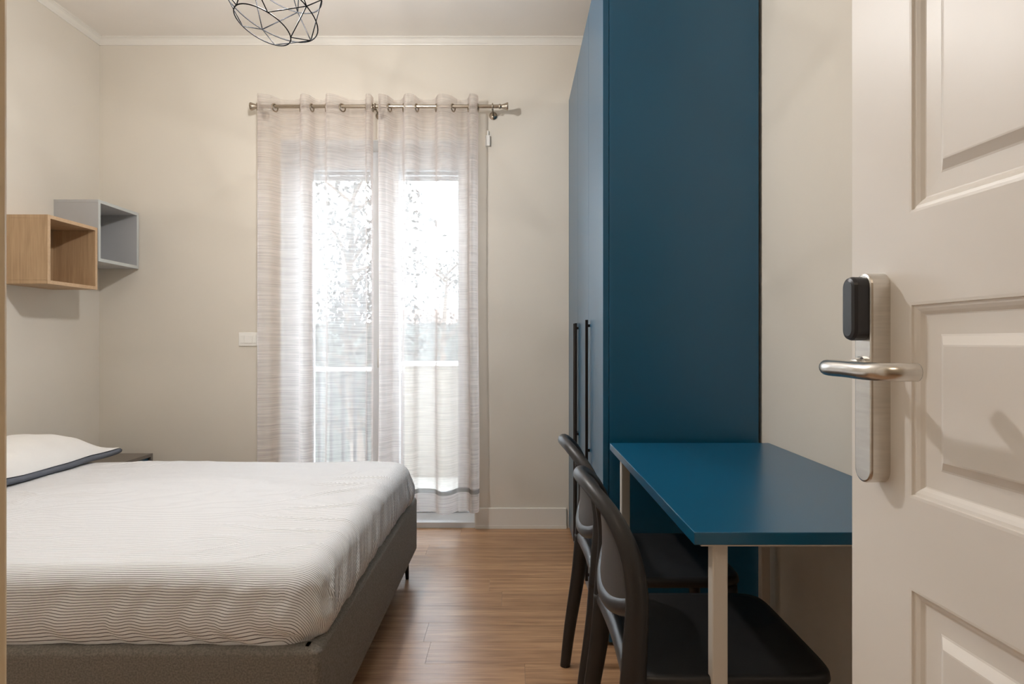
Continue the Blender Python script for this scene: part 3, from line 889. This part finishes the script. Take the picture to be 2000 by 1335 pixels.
# ------------------------------------------------------------------ pendant lamp
LX, LY = -0.82, 2.10
lamp = tag(empty('pendant_lamp', (LX, LY, H)), 'black wire cage pendant lamp hanging from the ceiling', 'lamp')
ctr = Vector((0, 0, 2.285 - H))
tilt = Matrix.Rotation(R(17), 3, 'Y') @ Matrix.Rotation(R(-11), 3, 'X')
def cp(r, a, z): return ctr + tilt @ Vector((r * math.cos(a), r * math.sin(a), z))
rings = [(0.095, -0.112), (0.163, -0.040), (0.140, 0.065), (0.045, 0.135)]
NB = 5
for (r_, z_) in rings:
    bm = bmesh.new(); tube(bm, [cp(r_, 2 * PI * k / 48, z_) for k in range(48)], 0.0022, 6, closed=True)
    obj('cage_ring', bm, M['wire'], lamp, smooth=True)
for q in range(3):
    (r0, z0), (r1, z1) = rings[q], rings[q + 1]
    for k in range(NB):
        a0 = 2 * PI * (k + 0.5 * (q % 2)) / NB + 0.20
        for s_ in (-0.5, 0.5):
            a1 = a0 + 2 * PI * s_ / NB
            bm = bmesh.new(); tube(bm, [cp(r0, a0, z0), cp(r1, a1, z1)], 0.0019, 6)
            obj('cage_strut', bm, M['wire'], lamp, smooth=True)
top = cp(0, 0, 0.135)
bm = bmesh.new(); lathe(bm, [(0.012, 0.06), (0.020, 0.055), (0.022, 0.0), (0.046, -0.004), (0.046, 0.004)][::-1], top, 'Z', 20); obj('lamp_holder', bm, M['wire'], lamp, smooth=True)
bm = bmesh.new(); tube(bm, [top + Vector((0, 0, 0.05)), (top.x * 0.4, 0, -0.25), (0, 0, -0.02)], 0.003, 8); obj('cord', bm, M['cord'], lamp, smooth=True)
bm = bmesh.new(); lathe(bm, [(0.05, 0), (0.05, -0.02), (0.02, -0.03)], (0, 0, 0), 'Z', 24); obj('ceiling_rose', bm, M['wire'], lamp, smooth=True)
bm = bmesh.new(); bmesh.ops.create_uvsphere(bm, u_segments=20, v_segments=14, radius=0.030)
bmesh.ops.translate(bm, verts=bm.verts, vec=ctr + Vector((0, 0, 0.03)))
bulb = obj('bulb', bm, M['bulb'], lamp, smooth=True)
bulb.visible_shadow = True
pl = bpy.data.lights.new('bulb_light', 'POINT'); pl.energy = LAMP_W; pl.color = (1.0, 0.985, 0.975); pl.shadow_soft_size = 0.034
plo = bpy.data.objects.new('bulb_light', pl); C.objects.link(plo); plo.parent = lamp; plo.location = ctr + Vector((0, 0, 0.03))

# unseen hall lamp, added to supply light from behind the camera
hl = tag(empty('hall_fill_lamp', (-0.2, -0.85, H)), 'unseen round fill lamp added on the hall ceiling', 'lamp')
bm = bmesh.new(); lathe(bm, [(0.15, 0), (0.15, -0.05), (0.13, -0.06)], (0, 0, 0), 'Z', 28); obj('diffuser', bm, M['fill_diffuser'], hl, smooth=False)
al = bpy.data.lights.new('hall_fill_light', 'AREA'); al.shape = 'DISK'; al.size = 0.26; al.energy = HALL_FILL_W; al.color = (1.0, 0.84, 0.66)
alo = bpy.data.objects.new('hall_fill_light', al); C.objects.link(alo); alo.parent = hl; alo.location = (0, 0, -0.065)

# ------------------------------------------------------------------ entrance door (open, right foreground)
E = Vector((0.500, 0.910, 0))
ang = math.atan2(1.0, -0.0583)
Wd, Hd, Td = 0.70, 2.10, 0.042
dirv = Vector((-0.0583, 1.0, 0)).normalized()
hinge = E - dirv * Wd
dr = struct(empty('door_1', hinge, math.atan2(dirv.y, dirv.x)), 'open cream panelled door with steel lever handle', 'door')
# local: +x from hinge to free edge, +y = face towards the room (left in the picture), 0 = face plane
def dbox(name, x0, x1, z0, z1, y0=-Td, y1=0.0, m=None, parent=None, bevel=0.0):
    return box(name, (x0, x1, y0, y1, z0, z1), m or M['door'], parent or dr, bevel=bevel)
PX0, PX1 = 0.121, Wd - 0.121
zr = [(0.006, 0.20), (0.796, 0.911), (1.1605, 1.275), (1.95, Hd)]
dbox('stile', 0, PX0, 0.006, Hd); dbox('stile', PX1, Wd, 0.006, Hd)
for a, b in zr: dbox('rail', PX0, PX1, a, b)
for (a, b) in ((0.20, 0.796), (0.911, 1.1605), (1.275, 1.95)):
    steps = [(0.0, 0.0), (0.0035, -0.0005), (0.0042, -0.003), (0.008, -0.0040), (0.012, -0.0062), (0.016, -0.0095), (0.0175, -0.0100), (0.041, -0.0105), (0.0435, -0.0098), (0.054, -0.0025), (0.056, -0.0022)]
    bm = bmesh.new(); rr = []
    for ins, dep in steps:
        rr.append([bm.verts.new(p) for p in ((PX0 + ins, dep, a + ins), (PX1 - ins, dep, a + ins), (PX1 - ins, dep, b - ins), (PX0 + ins, dep, b - ins))])
    for p_, q_ in zip(rr, rr[1:]):
        for k in range(4): bm.faces.new((p_[k], p_[(k + 1) % 4], q_[(k + 1) % 4], q_[k]))
    bm.faces.new(rr[-1])
    back = [bm.verts.new(p) for p in ((PX0, -Td, a), (PX1, -Td, a), (PX1, -Td, b), (PX0, -Td, b))]
    for k in range(4): bm.faces.new((rr[0][(k + 1) % 4], rr[0][k], back[k], back[(k + 1) % 4]))
    bm.faces.new(back[::-1])
    obj('panel', bm, M['door'], dr)
# lock plate: capsule with flat front, rounded rim
def capsule(name, xc, hw, z0, z1, y0, y1, m, parent, seg=14, rim=0.003, topcut=1.0):
    bm = bmesh.new()
    def ring(s_, yy):
        h = hw - s_
        pts = []
        for k in range(seg + 1):
            a = PI * k / seg
            pts.append((xc + h * math.cos(a), yy, z1 - hw * topcut + (h + 0 * s_) * math.sin(a) * topcut))
        for k in range(seg + 1):
            a = PI + PI * k / seg
            pts.append((xc + h * math.cos(a), yy, z0 + hw * topcut + h * math.sin(a) * topcut))
        return [bm.verts.new(p) for p in pts]
    R_ = [ring(0, y0), ring(0, y1 - rim), ring(rim * 0.3, y1 - rim * 0.3), ring(rim, y1)]
    n = len(R_[0])
    for A_, B_ in zip(R_, R_[1:]):
        for k in range(n): bm.faces.new((A_[k], A_[(k + 1) % n], B_[(k + 1) % n], B_[k]))
    bm.faces.new(R_[0][::-1]); bm.faces.new(R_[-1])
    return obj(name, bm, m, parent)
xc = Wd - 0.0665
hs = empty('door_handle', (0, 0, 0), 0, dr); hs['label'] = 'brushed steel lever handle on a long lock plate'
capsule('lock_plate', xc, 0.0185, 0.918, 1.204, 0.0, 0.027, M['steel'], hs)
rd = capsule('card_reader', xc + 0.001, 0.0150, 1.112, 1.199, 0.0265, 0.048, M['reader'], hs, rim=0.006)
rd['label'] = 'black card reader cap'
lv = smooth_pts([(xc, 0.020, 1.075), (xc, 0.052, 1.075), (xc - 0.002, 0.070, 1.0755), (xc - 0.010, 0.082, 1.076), (xc - 0.028, 0.0885, 1.076), (xc - 0.06, 0.0885, 1.076), (xc - 0.095, 0.0875, 1.075), (xc - 0.116, 0.082, 1.075), (xc - 0.128, 0.068, 1.075), (xc - 0.131, 0.046, 1.075)], 6)
bm = bmesh.new(); tube(bm, lv, 0.0108, 18); obj('lever', bm, M['steel'], hs, smooth=True)
bm = bmesh.new(); lathe(bm, [(0.0155, 0.026), (0.0155, 0.031), (0.0135, 0.034), (0.0125, 0.040)], (xc, 0, 1.075), 'Y', 20); obj('collar', bm, M['steel'], hs, smooth=False)
for hz in (0.25, 1.05, 1.85):
    bm = bmesh.new(); tube(bm, [(-0.004, 0.004, hz - 0.045), (-0.004, 0.004, hz + 0.045)], 0.007, 10); obj('hinge', bm, M['steel'], dr, smooth=True)

# ------------------------------------------------------------------ balcony and garden outside
struct(box('floor_balcony', (-3.2, 0.8, YB + WT + 0.002, 5.45, -0.15, -0.02), M['balc']), 'pale balcony floor outside the window', 'balcony floor')
pp = tag(empty('balcony_parapet', (-0.2, 5.2, -0.02)), 'solid plastered balcony parapet behind the right curtain', 'parapet')
box('parapet_wall', (-0.72, 1.0, -0.07, 0.07, 0, 0.93), M['parapet'], pp)
box('coping', (-0.74, 1.02, -0.09, 0.09, 0.93, 0.965), M['reveal'], pp, bevel=0.004)
rl = tag(empty('balcony_railing', (-2.0, 5.2, -0.02)), 'metal balcony railing with vertical bars behind the left curtain', 'railing')
box('top_rail', (-1.2, 1.075, -0.025, 0.025, 0.885, 0.915), M['reveal'], rl, bevel=0.004)
box('bottom_rail', (-1.2, 1.075, -0.02, 0.02, 0.08, 0.105), M['rail'], rl, bevel=0.004)
bmb = bmesh.new(); bx(bmb, -0.012, 0.012, -0.012, 0.012, 0.10, 0.89)
bar0 = obj('bar', bmb, M['rail'], rl); bar0.location.x = -1.15
for k in range(1, 23):
    o = bar0.copy(); C.objects.link(o); o.parent = rl; o.location.x = -1.15 + 0.1 * k
struct(box('floor_garden', (-40, 40, 5.5, 80, -3.3, -3.2), M['ground']), 'garden ground beyond the balcony', 'ground')

def tree(name, x, y, zbase, ztop, spread, nleaf, seed, label, lz=0.9):
    rnd = random.Random(seed)
    t = tag(empty(name, (x, y, zbase)), label, 'tree', 'trees beyond the balcony')
    Ht = ztop - zbase
    bm = bmesh.new()
    tube(bm, smooth_pts([(0, 0, 0), (0.1, 0.05, Ht * 0.3), (-0.05, 0, Ht * 0.6), (0.05, 0, Ht * 0.92)], 5), [0.17 - 0.15 * k / 15 for k in range(16)], 8)
    obj('trunk', bm, M['bark'], t, smooth=True)
    tips = []
    for k in range(26):
        bm = bmesh.new()
        z0 = Ht * rnd.uniform(0.38, 0.9); a = rnd.uniform(0, 2 * PI); l = spread * rnd.uniform(0.5, 1.0) * (1.15 - 0.6 * (z0 / Ht - 0.38))
        p0 = Vector((0, 0, z0)); p2 = p0 + Vector((math.cos(a) * l, math.sin(a) * l, l * rnd.uniform(0.1, 0.7)))
        p1 = (p0 + p2) / 2 + Vector((rnd.uniform(-.1, .1), rnd.uniform(-.1, .1), 0.12 * l))
        pts = smooth_pts([tuple(p0), tuple(p1), tuple(p2)], 5)
        tube(bm, pts, [0.032 - 0.025 * i / (len(pts) - 1) for i in range(len(pts))], 5)
        for i in range(3, len(pts)): tips.append(Vector(pts[i]))
        obj('branch', bm, M['bark'], t, smooth=True)
    v = []; f = []
    for k in range(nleaf):
        c = rnd.choice(tips) + Vector((rnd.gauss(0, .20), rnd.gauss(0, .20), rnd.gauss(0, .18)))
        s_ = rnd.uniform(0.035, 0.065)
        d = Vector((rnd.gauss(0, 1), rnd.gauss(0, 1), rnd.gauss(-0.4, 1))).normalized()
        e = d.cross(Vector((rnd.gauss(0, 1), rnd.gauss(0, 1), rnd.gauss(0, 1)))).normalized()
        nn = d.cross(e)
        b_ = len(v)
        v += [c - d * s_, c + e * s_ * .55 + nn * .008, c + d * s_, c - e * s_ * .55 + nn * .008]
        f += [(b_, b_ + 1, b_ + 2), (b_, b_ + 2, b_ + 3)]
    me = bpy.data.meshes.new('foliage'); me.from_pydata([tuple(p) for p in v], [], f)
    o = link('foliage', me, M['leaf'], t); o['kind'] = 'stuff'
tree('garden_tree', -2.55, 9.6, -3.2, 4.1, 1.5, 4200, 5, 'leafy tree seen through the left window leaf')
tree('garden_tree', -1.60, 14.2, -3.2, 3.3, 1.2, 1500, 11, 'sparser tree seen through the right window leaf')
# clipped hedge
bm = bmesh.new()
bmesh.ops.create_grid(bm, x_segments=90, y_segments=16, size=1)
hv = []
for vtx in bm.verts:
    u, q = vtx.co.x, vtx.co.y
    a = (q + 1) / 2 * PI
    p = Vector((u * 14, -0.9 * math.cos(a) * 1.0, max(0, math.sin(a)) ** 0.5 * 4.95))
    p += Vector((noise.noise(p * 1.3), noise.noise(p * 1.3 + Vector((9, 0, 0))), noise.noise(p * 1.1 + Vector((0, 7, 0))))) * 0.32
    vtx.co = p
h = obj('hedge', bm, M['hedge'], smooth=True); h.location = (-5, 22, -3.2)
tag(h, 'tall grey green hedge beyond the balcony', 'hedge')
# neighbouring house
hs_ = tag(empty('neighbour_house', (-2.4, 30, -3.2)), 'pale house with a low pitched roof beyond the hedge', 'house')
box('house_wall', (-4.5, 4.5, -2.5, 2.5, 0, 4.6), M['house'], hs_)
bm = bmesh.new()
vv = [bm.verts.new(p) for p in ((-4.9, -2.9, 4.6), (4.9, -2.9, 4.6), (4.9, 2.9, 4.6), (-4.9, 2.9, 4.6), (-3, 0, 5.9), (3, 0, 5.9))]
for q in ((0, 1, 5, 4), (1, 2, 5), (2, 3, 4, 5), (3, 0, 4), (3, 2, 1, 0)): bm.faces.new([vv[i] for i in q])
obj('roof', bm, M['roof'], hs_)
for k in range(4):
    w_ = box('window', (-3.6 + k * 2.1, -2.7 + k * 2.1, -2.56, -2.49, 2.7, 4.0), M['shutter'], hs_)
